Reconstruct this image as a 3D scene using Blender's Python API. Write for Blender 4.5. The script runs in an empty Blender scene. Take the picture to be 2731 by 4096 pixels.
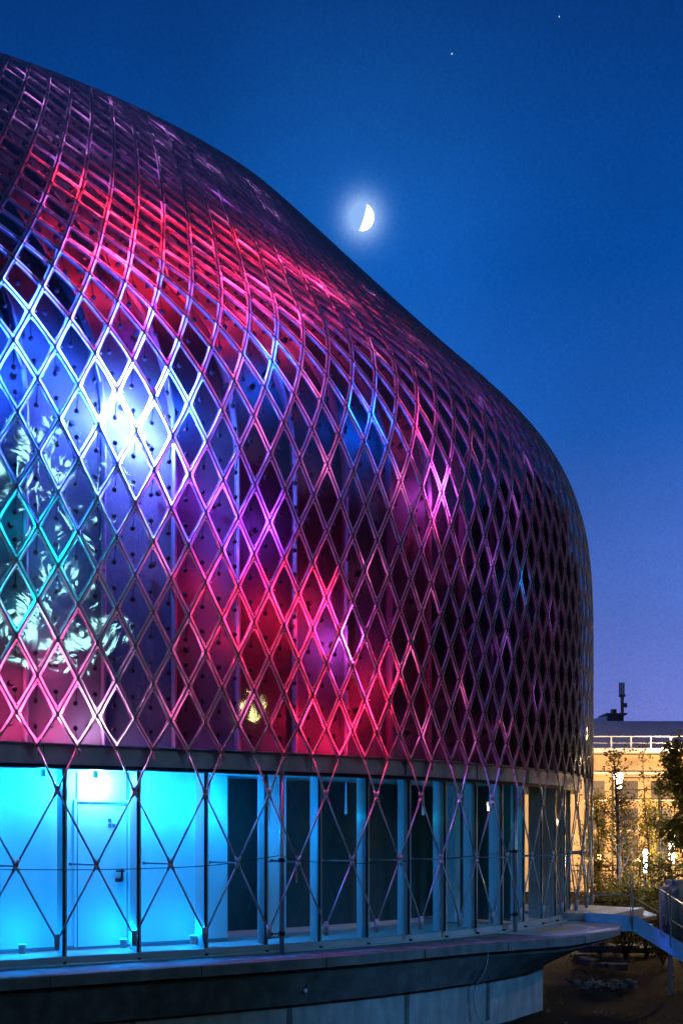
import bpy, math, random
import numpy as np
from mathutils import Vector, Matrix
random.seed(7); rng = np.random.default_rng(7)
sc = bpy.context.scene
COL = sc.collection
R = math.radians
EYE = 3.8                       # height of the camera above the ground

# ------------------------------------------------------------------ camera
F_PX, CXP, HOR = 3815.0, 1365.5, 3327.0     # focal length, centre column and horizon of the 2731 x 4096 picture
cam = bpy.data.cameras.new("camera"); co = bpy.data.objects.new("camera", cam); COL.objects.link(co)
cam.sensor_fit = 'HORIZONTAL'; cam.sensor_width = 24.0; cam.lens = 24.0 * F_PX / 2731
cam.shift_y = (HOR - 2048) / 2731.0
cam.clip_end = 5000; cam.clip_start = 0.05
co.location = (0, 0, EYE); co.rotation_euler = (R(90), 0, 0)
sc.camera = co
sc.view_settings.view_transform = 'Standard'; sc.view_settings.look = 'None'
sc.view_settings.exposure = 0.0; sc.view_settings.gamma = 1.0

def direction(px, py):          # ray through a picture point
    return Vector(((px - CXP) / F_PX, 1.0, (HOR - py) / F_PX)).normalized()

# ------------------------------------------------------------------ dusk sky
MOON = direction(1449, 868)
w = bpy.data.worlds.new("World"); sc.world = w; w.use_nodes = True
nt = w.node_tree; nt.nodes.clear()
def N(t, typ, **kw):
    n = t.nodes.new(typ)
    for k, v in kw.items(): setattr(n, k, v)
    return n
out = N(nt, 'ShaderNodeOutputWorld'); bg = N(nt, 'ShaderNodeBackground')
tc = N(nt, 'ShaderNodeTexCoord'); sep = N(nt, 'ShaderNodeSeparateXYZ')
nt.links.new(tc.outputs['Generated'], sep.inputs[0])
ramp = N(nt, 'ShaderNodeValToRGB'); nt.links.new(sep.outputs['Z'], ramp.inputs[0])
cr = ramp.color_ramp
stops = [(0.0, (.22, .20, .52)), (.10, (.15, .185, .60)), (.22, (.075, .15, .54)), (.38, (.010, .105, .48)), (.50, (.0006, .070, .36)), (.60, (.0008, .048, .25)), (.68, (.0008, .030, .165)), (.80, (.0005, .018, .11)), (1.0, (.0005, .014, .09))]
cr.elements[0].position = stops[0][0]; cr.elements[0].color = (*stops[0][1], 1)
cr.elements[1].position = stops[-1][0]; cr.elements[1].color = (*stops[-1][1], 1)
for p, c in stops[1:-1]:
    e = cr.elements.new(p); e.color = (*c, 1)
sky = N(nt, 'ShaderNodeTexSky', sky_type='NISHITA', sun_disc=False, sun_elevation=R(-4), sun_rotation=R(70))
skm = N(nt, 'ShaderNodeVectorMath', operation='SCALE'); skm.inputs['Scale'].default_value = 0.08
nt.links.new(sky.outputs[0], skm.inputs[0])
add = N(nt, 'ShaderNodeVectorMath', operation='ADD')
nt.links.new(ramp.outputs[0], add.inputs[0]); nt.links.new(skm.outputs[0], add.inputs[1])
# aureole of the moon in the damp air: falls off with the angle from the moon
dot = N(nt, 'ShaderNodeVectorMath', operation='DOT_PRODUCT'); dot.inputs[1].default_value = MOON
nrm = N(nt, 'ShaderNodeVectorMath', operation='NORMALIZE'); nt.links.new(tc.outputs['Generated'], nrm.inputs[0])
nt.links.new(nrm.outputs[0], dot.inputs[0])
acos = N(nt, 'ShaderNodeMath', operation='ARCCOSINE'); nt.links.new(dot.outputs['Value'], acos.inputs[0])
def falloff(width, col, prev):
    d = N(nt, 'ShaderNodeMath', operation='DIVIDE'); d.inputs[1].default_value = width; nt.links.new(acos.outputs[0], d.inputs[0])
    s = N(nt, 'ShaderNodeMath', operation='POWER'); s.inputs[1].default_value = 2; nt.links.new(d.outputs[0], s.inputs[0])
    m = N(nt, 'ShaderNodeMath', operation='MULTIPLY'); m.inputs[1].default_value = -1; nt.links.new(s.outputs[0], m.inputs[0])
    e = N(nt, 'ShaderNodeMath', operation='EXPONENT'); nt.links.new(m.outputs[0], e.inputs[0])
    c = N(nt, 'ShaderNodeVectorMath', operation='SCALE'); c.inputs[0].default_value = col; nt.links.new(e.outputs[0], c.inputs['Scale'])
    a = N(nt, 'ShaderNodeVectorMath', operation='ADD'); nt.links.new(prev.outputs[0], a.inputs[0]); nt.links.new(c.outputs[0], a.inputs[1])
    return a
a1 = falloff(0.0145, (.42, .52, .50), add)
a2 = falloff(0.025, (.02, .08, .22), a1)
a3 = falloff(0.13, (.004, .04, .13), a2)
# faint uneven veil of cloud
nz = N(nt, 'ShaderNodeTexNoise'); nz.inputs['Scale'].default_value = 3.2; nz.inputs['Detail'].default_value = 3
nt.links.new(tc.outputs['Generated'], nz.inputs['Vector'])
mr = N(nt, 'ShaderNodeMapRange'); mr.inputs['From Min'].default_value = .3; mr.inputs['From Max'].default_value = .7
mr.inputs['To Min'].default_value = .84; mr.inputs['To Max'].default_value = 1.14
nt.links.new(nz.outputs[0], mr.inputs[0])
gr = N(nt, 'ShaderNodeTexNoise'); gr.inputs['Scale'].default_value = 420; gr.inputs['Detail'].default_value = 2
nt.links.new(tc.outputs['Generated'], gr.inputs['Vector'])
gm = N(nt, 'ShaderNodeMapRange'); gm.inputs['From Min'].default_value = .3; gm.inputs['From Max'].default_value = .7
gm.inputs['To Min'].default_value = .93; gm.inputs['To Max'].default_value = 1.07; nt.links.new(gr.outputs[0], gm.inputs[0])
mm = N(nt, 'ShaderNodeMath', operation='MULTIPLY'); nt.links.new(mr.outputs[0], mm.inputs[0]); nt.links.new(gm.outputs[0], mm.inputs[1])
fin = N(nt, 'ShaderNodeVectorMath', operation='SCALE'); nt.links.new(a3.outputs[0], fin.inputs[0]); nt.links.new(mm.outputs[0], fin.inputs['Scale'])
nt.links.new(fin.outputs[0], bg.inputs[0]); bg.inputs[1].default_value = 1.0
nt.links.new(bg.outputs[0], out.inputs[0])

sun = bpy.data.lights.new("moonlight", 'SUN'); sun.energy = 0.06; sun.angle = R(0.5); sun.color = (.75, .85, 1)
so = bpy.data.objects.new("moonlight", sun); COL.objects.link(so)
so.rotation_euler = (-MOON).to_track_quat('-Z', 'Y').to_euler()

# ------------------------------------------------------------------ materials
def mat(name, col, rough=.6, metal=0., bump=0., bscale=20., mottle=0., mscale=4., spec=.5, coord='Object', streak=0.):
    m = bpy.data.materials.new(name); m.use_nodes = True; t = m.node_tree; b = t.nodes['Principled BSDF']
    b.inputs['Base Color'].default_value = (*col, 1); b.inputs['Roughness'].default_value = rough
    b.inputs['Metallic'].default_value = metal; b.inputs['Specular IOR Level'].default_value = spec
    c = N(t, 'ShaderNodeTexCoord')
    if mottle:
        n = N(t, 'ShaderNodeTexNoise'); n.inputs['Scale'].default_value = mscale; n.inputs['Detail'].default_value = 6
        n.inputs['Roughness'].default_value = .65
        t.links.new(c.outputs[coord], n.inputs['Vector'])
        r = N(t, 'ShaderNodeMapRange'); r.inputs['From Min'].default_value = .3; r.inputs['From Max'].default_value = .7
        r.inputs['To Min'].default_value = 1 - mottle; r.inputs['To Max'].default_value = 1 + mottle; t.links.new(n.outputs[0], r.inputs[0])
        s = N(t, 'ShaderNodeVectorMath', operation='SCALE'); s.inputs[0].default_value = col
        if streak:      # rain marks running down the face
            mp = N(t, 'ShaderNodeMapping'); mp.inputs['Scale'].default_value = (3.2, 3.2, .7); t.links.new(c.outputs[coord], mp.inputs[0])
            n2 = N(t, 'ShaderNodeTexNoise'); n2.inputs['Scale'].default_value = 1.6; n2.inputs['Detail'].default_value = 5; t.links.new(mp.outputs[0], n2.inputs['Vector'])
            r2 = N(t, 'ShaderNodeMapRange'); r2.inputs['From Min'].default_value = .38; r2.inputs['From Max'].default_value = .62; r2.inputs['To Min'].default_value = 1 - streak; r2.inputs['To Max'].default_value = 1.1
            t.links.new(n2.outputs[0], r2.inputs[0]); q2 = N(t, 'ShaderNodeMath', operation='MULTIPLY'); t.links.new(r.outputs[0], q2.inputs[0]); t.links.new(r2.outputs[0], q2.inputs[1]); r = q2
        t.links.new(r.outputs[0], s.inputs['Scale']); t.links.new(s.outputs[0], b.inputs['Base Color'])
    if bump:
        n = N(t, 'ShaderNodeTexNoise'); n.inputs['Scale'].default_value = bscale; n.inputs['Detail'].default_value = 5
        t.links.new(c.outputs[coord], n.inputs['Vector'])
        bp = N(t, 'ShaderNodeBump'); bp.inputs['Strength'].default_value = bump; bp.inputs['Distance'].default_value = .02
        t.links.new(n.outputs[0], bp.inputs['Height']); t.links.new(bp.outputs[0], b.inputs['Normal'])
    return m
def emit(name, col, s):
    m = bpy.data.materials.new(name); m.use_nodes = True; t = m.node_tree; t.nodes.clear()
    o = N(t, 'ShaderNodeOutputMaterial'); e = N(t, 'ShaderNodeEmission'); e.inputs[0].default_value = (*col, 1); e.inputs[1].default_value = s
    t.links.new(e.outputs[0], o.inputs[0]); return m
def two_sided(t, fr, ior):      # a thin sheet reflects alike from both faces
    g0 = N(t, 'ShaderNodeNewGeometry'); mx0 = N(t, 'ShaderNodeMix', data_type='FLOAT')
    mx0.inputs[2].default_value = ior; mx0.inputs[3].default_value = 1 / ior
    t.links.new(g0.outputs['Backfacing'], mx0.inputs[0]); t.links.new(mx0.outputs[0], fr.inputs[0])
def glassy(name, tint, refl, rough, bump, bscale, ior=1.5):
    """thin glass sheet: tinted see-through mixed with a mirror by Fresnel, relief of the cast surface in the normal"""
    m = bpy.data.materials.new(name); m.use_nodes = True; t = m.node_tree; t.nodes.clear()
    o = N(t, 'ShaderNodeOutputMaterial'); tr = N(t, 'ShaderNodeBsdfTransparent'); tr.inputs[0].default_value = (*tint, 1)
    g = N(t, 'ShaderNodeBsdfGlossy'); g.inputs['Roughness'].default_value = rough; g.inputs[0].default_value = (refl, refl, refl, 1)
    fr = N(t, 'ShaderNodeFresnel'); two_sided(t, fr, ior)
    mx = N(t, 'ShaderNodeMixShader'); t.links.new(fr.outputs[0], mx.inputs[0]); t.links.new(tr.outputs[0], mx.inputs[1]); t.links.new(g.outputs[0], mx.inputs[2])
    if bump:
        c = N(t, 'ShaderNodeTexCoord'); gm_ = N(t, 'ShaderNodeNewGeometry')
        n = N(t, 'ShaderNodeTexNoise'); n.inputs['Scale'].default_value = bscale; n.inputs['Detail'].default_value = 1.6; n.inputs['Distortion'].default_value = 1.4
        t.links.new(gm_.outputs['Position'], n.inputs['Vector'])
        b = N(t, 'ShaderNodeBump'); b.inputs['Strength'].default_value = bump; b.inputs['Distance'].default_value = .02
        t.links.new(n.outputs[0], b.inputs['Height']); t.links.new(b.outputs[0], g.inputs['Normal']); t.links.new(b.outputs[0], fr.inputs['Normal'])
    t.links.new(mx.outputs[0], o.inputs[0]); return m

M = {}
M['panel'] = glassy('cast_glass', (.47, .47, .52), 1.0, .05, .22, 2.2, 1.55)
M['window'] = glassy('window_glass', (.9, .95, .97), 1, .0, 0, 1, 1.5)
def rim_material():
    m = bpy.data.materials.new('frosted_rim'); m.use_nodes = True; t = m.node_tree; t.nodes.clear()
    o = N(t, 'ShaderNodeOutputMaterial'); d = N(t, 'ShaderNodeBsdfDiffuse'); d.inputs[0].default_value = (.30, .29, .33, 1)
    tl = N(t, 'ShaderNodeBsdfTranslucent'); tl.inputs[0].default_value = (.85, .82, .84, 1)
    g = N(t, 'ShaderNodeBsdfGlossy'); g.inputs['Roughness'].default_value = .18; g.inputs[0].default_value = (.9, .9, .9, 1)
    m1 = N(t, 'ShaderNodeMixShader'); m1.inputs[0].default_value = .88
    t.links.new(d.outputs[0], m1.inputs[1]); t.links.new(tl.outputs[0], m1.inputs[2])
    fr = N(t, 'ShaderNodeFresnel'); two_sided(t, fr, 1.5)
    m2 = N(t, 'ShaderNodeMixShader'); t.links.new(fr.outputs[0], m2.inputs[0]); t.links.new(m1.outputs[0], m2.inputs[1]); t.links.new(g.outputs[0], m2.inputs[2])
    gm_ = N(t, 'ShaderNodeNewGeometry'); n = N(t, 'ShaderNodeTexNoise'); n.inputs['Scale'].default_value = 14; n.inputs['Detail'].default_value = 3
    t.links.new(gm_.outputs['Position'], n.inputs['Vector'])
    b = N(t, 'ShaderNodeBump'); b.inputs['Strength'].default_value = .4; b.inputs['Distance'].default_value = .02
    t.links.new(n.outputs[0], b.inputs['Height']); t.links.new(b.outputs[0], g.inputs['Normal'])
    t.links.new(m2.outputs[0], o.inputs[0]); return m
M['rim'] = rim_material()
M['gasket'] = mat('dark_gasket', (.10, .095, .11), .4, .2)
M['pin2'] = mat('dark_clip', (.06, .06, .07), .4)
M['pin'] = mat('black_pin', (.006, .006, .008), .8, spec=.1)
M['steel'] = mat('painted_steel', (.34, .37, .42), .35, .3, .15, 60, .2, 9)
M['membrane'] = mat('grey_membrane', (.021, .021, .023), .85, 0, .3, 3, .25, 1.4)
M['shell_rib'] = mat('dark_rib', (.03, .03, .035), .6)
M['fascia'] = mat('pale_fascia', (.36, .34, .44), .55, 0, .1, 30, .12, 5, streak=.12)
M['dark_metal'] = mat('dark_metal', (.03, .035, .04), .4, .5)
M['frame'] = mat('window_frame', (.45, .48, .50), .5, .1)
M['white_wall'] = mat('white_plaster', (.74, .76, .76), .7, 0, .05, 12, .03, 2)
M['dim_wall'] = mat('dim_wall', (.08, .10, .10), .7, 0, .05, 12, .06, 2)  # dark colour stands in for the dim light of the corridor
M['door'] = mat('white_door', (.78, .80, .80), .5)
M['joint'] = mat('dark_joint', (.12, .14, .16), .8)  # dark grey of joints, skirting and door sign
M['floor'] = mat('pale_floor', (.6, .62, .62), .5)
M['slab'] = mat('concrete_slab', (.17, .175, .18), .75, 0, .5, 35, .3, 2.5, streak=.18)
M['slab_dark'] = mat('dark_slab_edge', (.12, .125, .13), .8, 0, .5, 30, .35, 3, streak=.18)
M['base'] = mat('cast_concrete', (.36, .36, .38), .85, 0, .4, 25, .22, 1.2, streak=.18)
M['deckpaint'] = mat('deck_coating', (.45, .42, .43), .55, 0, .1, 20, .15, 3)
M['yellow'] = mat('tactile_yellow', (.75, .42, .06), .6)
M['soil'] = mat('wet_soil', (.017, .016, .015), 1., 0, 1., 6, .5, .8, spec=.05)
M['stringer'] = mat('blue_lit_steel', (.22, .48, .80), .5, 0, .15, 30, .12, 6)  # pale steel, with the blue light on it put into the colour
M['galv'] = mat('galvanised_tube', (.42, .45, .47), .32, .75, .05, 60)
M['bark'] = mat('tree_bark', (.03, .02, .015), .9, 0, .8, 30, .3, 10)
M['cable'] = mat('black_cable', (.012, .012, .014), .5)
M['debris'] = mat('broken_concrete', (.13, .12, .12), .9, 0, .8, 14, .3, 5)
M['tan'] = mat('tan_render', (.56, .40, .24), .85, 0, .2, 8, .10, .6)
M['roofgrey'] = mat('grey_roof_sheet', (.50, .42, .42), .7, 0, .1, 4, .12, .5)
M['white_paint'] = mat('white_paint', (.75, .73, .72), .5)
M['cabinet'] = mat('grey_cabinet', (.30, .33, .38), .6, 0, .2, 12, .15, 4)
M['winglass'] = mat('far_window', (.16, .14, .15), .2)
def leafmat(name, c1, c2):
    m = bpy.data.materials.new(name); m.use_nodes = True; t = m.node_tree; t.nodes.clear()
    o = N(t, 'ShaderNodeOutputMaterial'); d = N(t, 'ShaderNodeBsdfDiffuse'); tl = N(t, 'ShaderNodeBsdfTranslucent')
    g = N(t, 'ShaderNodeNewGeometry'); r = N(t, 'ShaderNodeMix', data_type='RGBA')
    r.inputs['A'].default_value = (*c1, 1); r.inputs['B'].default_value = (*c2, 1)
    t.links.new(g.outputs['Random Per Island'], r.inputs['Factor'])
    t.links.new(r.outputs['Result'], d.inputs[0]); t.links.new(r.outputs['Result'], tl.inputs[0])
    mx = N(t, 'ShaderNodeMixShader'); mx.inputs[0].default_value = .45
    t.links.new(d.outputs[0], mx.inputs[1]); t.links.new(tl.outputs[0], mx.inputs[2]); t.links.new(mx.outputs[0], o.inputs[0]); return m
M['leaf_green'] = leafmat('green_leaves', (.11, .105, .022), (.21, .16, .035))
M['wood'] = leafmat('dark_foliage', (.02, .028, .008), (.035, .04, .012))
M['leaf_brown'] = leafmat('autumn_leaves', (.14, .075, .025), (.10, .085, .02))
M['leaf_yellow_lit'] = leafmat('yellow_lit_leaves', (.26, .18, .02), (.14, .14, .02))  # yellow lamp light is put into the leaf colour

# ------------------------------------------------------------------ mesh helpers
class MB:
    def __init__(s): s.v = []; s.f = []; s.mi = []; s.k = 0
    def add(s, verts, faces, mi=0):
        k = s.k; s.v.extend(tuple(map(float, p)) for p in verts); s.k += len(verts)
        for f in faces: s.f.append(tuple(i + k for i in f)); s.mi.append(mi)
    def box(s, c, d, rz=0, mi=0, bevel=0):
        hx, hy, hz = d[0] / 2, d[1] / 2, d[2] / 2; cr_, sr = math.cos(rz), math.sin(rz)
        P = []
        for z in (-hz, hz):
            for x, y in ((-hx, -hy), (hx, -hy), (hx, hy), (-hx, hy)):
                P.append((c[0] + x * cr_ - y * sr, c[1] + x * sr + y * cr_, c[2] + z))
        s.add(P, [(0, 3, 2, 1), (4, 5, 6, 7), (0, 1, 5, 4), (1, 2, 6, 5), (2, 3, 7, 6), (3, 0, 4, 7)], mi)
    def tube(s, pts, rad, n=6, mi=0, cap=True):
        pts = [Vector(p) for p in pts]; m = len(pts)
        if not hasattr(rad, '__len__'): rad = [rad] * m
        ref = None; rings = []
        for i, p in enumerate(pts):
            d = (pts[min(i + 1, m - 1)] - pts[max(i - 1, 0)])
            if d.length < 1e-9: d = Vector((0, 0, 1))
            d.normalize()
            if ref is None: ref = Vector((1, 0, 0)) if abs(d.x) < .8 else Vector((0, 1, 0))
            a = (ref - d * ref.dot(d)).normalized(); b = d.cross(a); ref = a
            rings += [p + (a * math.cos(2 * math.pi * j / n) + b * math.sin(2 * math.pi * j / n)) * rad[i] for j in range(n)]
        F = [(i * n + j, i * n + (j + 1) % n, (i + 1) * n + (j + 1) % n, (i + 1) * n + j) for i in range(m - 1) for j in range(n)]
        if cap: F += [tuple(range(n - 1, -1, -1)), tuple((m - 1) * n + j for j in range(n))]
        s.add(rings, F, mi)
    def ball(s, c, r, n=6, m=4, mi=0, sc_=(1, 1, 1)):
        P = [(c[0], c[1], c[2] + r * sc_[2])]
        for i in range(1, m):
            t = math.pi * i / m
            for j in range(n):
                a = 2 * math.pi * j / n
                P.append((c[0] + r * sc_[0] * math.sin(t) * math.cos(a), c[1] + r * sc_[1] * math.sin(t) * math.sin(a), c[2] + r * sc_[2] * math.cos(t)))
        P.append((c[0], c[1], c[2] - r * sc_[2]))
        F = [(0, 1 + j, 1 + (j + 1) % n) for j in range(n)]
        for i in range(m - 2):
            for j in range(n):
                a = 1 + i * n + j; b = 1 + i * n + (j + 1) % n; F.append((a, a + n, b + n, b))
        l = len(P) - 1; F += [(l, 1 + (m - 2) * n + (j + 1) % n, 1 + (m - 2) * n + j) for j in range(n)]
        s.add(P, F, mi)
    def strip(s, lines, closed=False, mi=0):     # quads between successive equal-length point rows
        n = len(lines[0]); P = [p for l in lines for p in l]
        F = [(i * n + j, i * n + j + 1, (i + 1) * n + j + 1, (i + 1) * n + j) for i in range(len(lines) - 1) for j in range(n - 1)]
        if closed: F += [((len(lines) - 1) * n + j, (len(lines) - 1) * n + j + 1, j + 1, j) for j in range(n - 1)]
        s.add(P, F, mi)
    def build(s, name, mats, parent=None, smooth=False, loc=None):
        me = bpy.data.meshes.new(name)
        v = s.v
        if loc: v = [(a - loc[0], b - loc[1], c - loc[2]) for a, b, c in v]
        me.from_pydata(v, [], s.f)
        if not isinstance(mats, (list, tuple)): mats = [mats]
        for m in mats: me.materials.append(m)
        if len(mats) > 1: me.polygons.foreach_set('material_index', s.mi)
        if smooth: me.polygons.foreach_set('use_smooth', [True] * len(s.f))
        o = bpy.data.objects.new(name, me); COL.objects.link(o)
        if loc: o.location = loc
        if parent: o.parent = parent
        return o
def tag(o, label=None, cat=None, group=None, kind=None):
    if label: o['label'] = label
    if cat: o['category'] = cat
    if group: o['group'] = group
    if kind: o['kind'] = kind
    return o
def thing(name, label, cat, group=None, loc=None):
    o = bpy.data.objects.new(name, None); COL.objects.link(o)
    if loc: o.location = loc
    return tag(o, label, cat, group)
def point_light(name, loc, col, power, rad=.08):
    l = bpy.data.lights.new(name, 'POINT'); l.energy = power; l.color = col; l.shadow_soft_size = rad
    o = bpy.data.objects.new(name, l); COL.objects.link(o); o.location = loc; return o
def at(px, py, Y):              # world point at depth Y on the line of sight used while measuring
    return Vector(((px - CXP) / F_PX * Y, Y, EYE + (HOR - py) / F_PX * Y))

# ------------------------------------------------------------------ the curved shell: bicubic B-spline, control points in mm (right, up, away)
CTRL_MM = (
"-10478 -4179 10842 -10484 -2259 10812 -10477 -349 10799 -10470 1558 10793 -10505 3453 10789 -10653 5261 10800 -10935 6882 10860 -11259 8324 11044 -116"
"00 9666 11467 -12033 10967 12191 -12614 12259 13147 -13329 13558 14197 -14135 14874 15227 -15000 16203 16178 -15915 17536 17035 -16890 18853 17811 -17"
"944 20125 18526 -19090 21327 19198 -20338 22442 19833 -21691 23466 20433 -8164 -4167 12379 -8158 -2260 12372 -8163 -357 12371 -8169 1529 12369 -8166 3"
"479 12365 -8169 5304 12369 -8251 6838 12210 -8536 8292 12325 -9086 9693 12913 -9793 11063 13768 -10546 12449 14698 -11332 13838 15647 -12169 15207 166"
"04 -13064 16547 17557 -14017 17853 18500 -15031 19113 19433 -16096 20319 20353 -17196 21472 21248 -18323 22576 22108 -19472 23632 22931 -5935 -4149 13"
"698 -5936 -2257 13708 -5932 -351 13708 -5929 1529 13711 -5930 3458 13708 -5928 5260 13731 -5770 6867 13365 -6109 8468 13575 -6927 9846 14370 -7785 112"
"54 15205 -8612 12685 16070 -9437 14130 16962 -10302 15549 17878 -11233 16898 18842 -12235 18162 19865 -13284 19351 20927 -14359 20494 21994 -15442 216"
"15 23041 -16524 22724 24054 -17599 23823 25032 -3776 -4136 14818 -3796 -2240 14819 -3793 -351 14818 -3789 1550 14820 -3770 3431 14827 -3791 5269 14839"
" -3608 7054 14447 -4092 8780 14810 -5051 10106 15710 -5911 11552 16484 -6809 12966 17317 -7670 14427 18180 -8546 15895 19060 -9516 17257 20029 -10570 "
"18456 21131 -11649 19570 22290 -12735 20664 23448 -13834 21768 24579 -14949 22890 25676 -16074 24033 26738 -1695 -4150 15842 -1687 -2248 15837 -1687 -"
"359 15837 -1685 1543 15835 -1683 3458 15830 -1700 5322 15842 -1618 7206 15667 -2162 8989 16080 -3199 10382 16921 -4094 11840 17726 -5092 13263 18535 -"
"6026 14717 19363 -6926 16215 20198 -7926 17601 21154 -9021 18737 22318 -10127 19801 23525 -11251 20867 24719 -12415 21960 25875 -13632 23086 26985 -14"
"906 24248 28049 223 -4182 16906 220 -2257 16907 219 -351 16907 222 1538 16908 228 3440 16910 232 5340 16912 288 7318 16938 -309 9160 17389 -1441 10572"
" 18215 -2430 12064 19004 -3421 13522 19811 -4427 14979 20610 -5424 16471 21395 -6454 17869 22315 -7573 19026 23451 -8740 20085 24644 -9961 21138 25815"
" -11252 22214 26932 -12628 23316 27982 -14099 24446 28961 1927 -4204 18082 1932 -2270 18078 1930 -364 18080 1930 1544 18081 1930 3435 18084 1915 5373 "
"18078 1997 7345 18209 1364 9263 18678 207 10725 19530 -886 12208 20362 -1951 13716 21157 -2975 15203 21917 -4015 16694 22676 -5089 18090 23551 -6273 1"
"9309 24577 -7561 20410 25660 -8939 21466 26725 -10406 22513 27728 -11968 23556 28645 -13636 24591 29468 3397 -4201 19387 3400 -2261 19382 3399 -363 19"
"383 3401 1540 19380 3398 3438 19381 3390 5382 19374 3452 7366 19490 2926 9259 19968 1784 10781 20804 497 12269 21661 -698 13816 22452 -1735 15350 2321"
"1 -2783 16857 23973 -3936 18284 24785 -5243 19568 25649 -6687 20724 26537 -8243 21792 27409 -9895 22798 28222 -11636 23748 28947 -13467 24642 29573 46"
"51 -4181 20802 4644 -2246 20804 4644 -363 20804 4642 1540 20804 4638 3437 20806 4643 5381 20798 4604 7375 20866 4060 9257 21296 2942 10822 22050 1614 "
"12294 22860 367 13828 23626 -746 15410 24370 -1861 16973 25098 -3124 18449 25806 -4572 19775 26497 -6170 20963 27164 -7883 22028 27797 -9687 22981 283"
"75 -11564 23823 28875 -13509 24555 29291 5675 -4165 22287 5677 -2257 22289 5677 -360 22289 5680 1549 22289 5679 3428 22290 5687 5358 22286 5606 7393 2"
"2319 4977 9279 22654 3782 10860 23279 2447 12340 23958 1164 13863 24621 -69 15445 25270 -1326 17029 25887 -2716 18524 26456 -4279 19870 26971 -5990 21"
"058 27426 -7810 22094 27822 -9708 22980 28160 -11664 23712 28437 -13667 24291 28651 6360 -4157 23848 6367 -2257 23845 6365 -359 23846 6366 1545 23845 "
"6363 3432 23845 6373 5359 23844 6307 7402 23851 5661 9310 24056 4443 10946 24469 3058 12454 24942 1675 13962 25415 289 15496 25878 -1141 17022 26310 -"
"2662 18474 26691 -4309 19792 27007 -6077 20945 27254 -7939 21927 27437 -9868 22734 27567 -11844 23365 27651 -13857 23815 27691 6570 -4156 25529 6575 -"
"2257 25527 6573 -359 25528 6575 1544 25528 6573 3435 25528 6583 5352 25527 6458 7348 25524 5867 9266 25574 4776 10996 25696 3404 12567 25860 1922 1406"
"0 26040 387 15518 26218 -1194 16935 26379 -2831 18278 26506 -4539 19503 26590 -6323 20575 26627 -8176 21477 26622 -10084 22201 26587 -12033 22744 2652"
"7 -14020 23105 26445 6222 -4157 27365 6223 -2257 27366 6223 -358 27365 6223 1543 27365 6219 3438 27362 6235 5343 27372 6072 7280 27325 5559 9178 27194"
" 4642 10962 26997 3384 12587 26774 1902 14065 26550 298 15432 26333 -1374 16709 26125 -3086 17895 25925 -4832 18972 25732 -6614 19917 25547 -8435 2071"
"2 25373 -10293 21349 25212 -12188 21827 25068 -14124 22144 24938 5290 -4155 29363 5288 -2256 29367 5288 -358 29367 5288 1541 29367 5291 3441 29371 529"
"5 5340 29369 5138 7235 29224 4721 9092 28884 3990 10861 28358 2933 12481 27702 1593 13918 26984 54 15182 26264 -1606 16300 25584 -3332 17295 24973 -50"
"92 18180 24449 -6871 18955 24021 -8664 19618 23685 -10472 20168 23436 -12302 20604 23270 -14159 20928 23183 3770 -4151 31517 3759 -2258 31517 3762 -36"
"2 31535 3778 1541 31567 3792 3447 31579 3767 5347 31492 3640 7215 31201 3344 9015 30630 2822 10707 29762 2037 12248 28639 976 13603 27354 -346 14752 2"
"6026 -1878 15699 24767 -3553 16477 23657 -5303 17127 22746 -7081 17691 22046 -8857 18194 21553 -10623 18653 21251 -12378 19073 21130 -14122 19455 2118"
"5")

CT = np.array(CTRL_MM.split(), float) / 1000
NU, NV, U0, U1, V0, V1 = 15, 20, -12., 84., -6., 50.
CT = CT.reshape(NU, NV, 3)
def _bs(t, n, t0, t1):
    s = (np.asarray(t, float) - t0) / (t1 - t0) * (n - 3); k = np.clip(np.floor(s).astype(int), 0, n - 4); x = s - k
    return k, np.stack([(1 - x) ** 3 / 6, (3 * x ** 3 - 6 * x ** 2 + 4) / 6, (-3 * x ** 3 + 3 * x ** 2 + 3 * x + 1) / 6, x ** 3 / 6], -1)
def S(u, v, out=0.):
    """points of the shell at lattice coordinates u, v, moved outwards by out metres"""
    u = np.atleast_1d(np.asarray(u, float)); v = np.atleast_1d(np.asarray(v, float)); u, v = np.broadcast_arrays(u, v)
    v = np.where((v > -.5) & (v < 1), .15 + .85 * v, v)
    def ev(u, v):
        ku, bu = _bs(u, NU, U0, U1); kv, bv = _bs(v, NV, V0, V1); r = np.zeros(u.shape + (3,))
        for a in range(4):
            for b in range(4): r += CT[ku + a, kv + b] * (bu[..., a] * bv[..., b])[..., None]
        return r
    vt = 31.5; vc = np.minimum(v, vt); p = ev(u, vc)
    if np.any(out) or np.any(v > vt):
        du = ev(u + .05, vc) - ev(u - .05, vc); dv = ev(u, vc + .05) - ev(u, vc - .05)
        n = np.cross(dv, du); n /= np.linalg.norm(n, axis=-1)[..., None]
        tt = dv / np.linalg.norm(dv, axis=-1)[..., None]; rr = 4.5
        ph = (np.maximum(v - vt, 0) * .55 / rr)[..., None]        # the crown of the roof rolls over
        p = p + tt * rr * np.sin(ph) - n * rr * (1 - np.cos(ph)); n = n * np.cos(ph) + tt * np.sin(ph)
        p = p + n * (np.asarray(out)[..., None] if np.ndim(out) else out)
    q = np.stack([p[..., 0], p[..., 2], p[..., 1] + EYE], -1)
    return q
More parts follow.
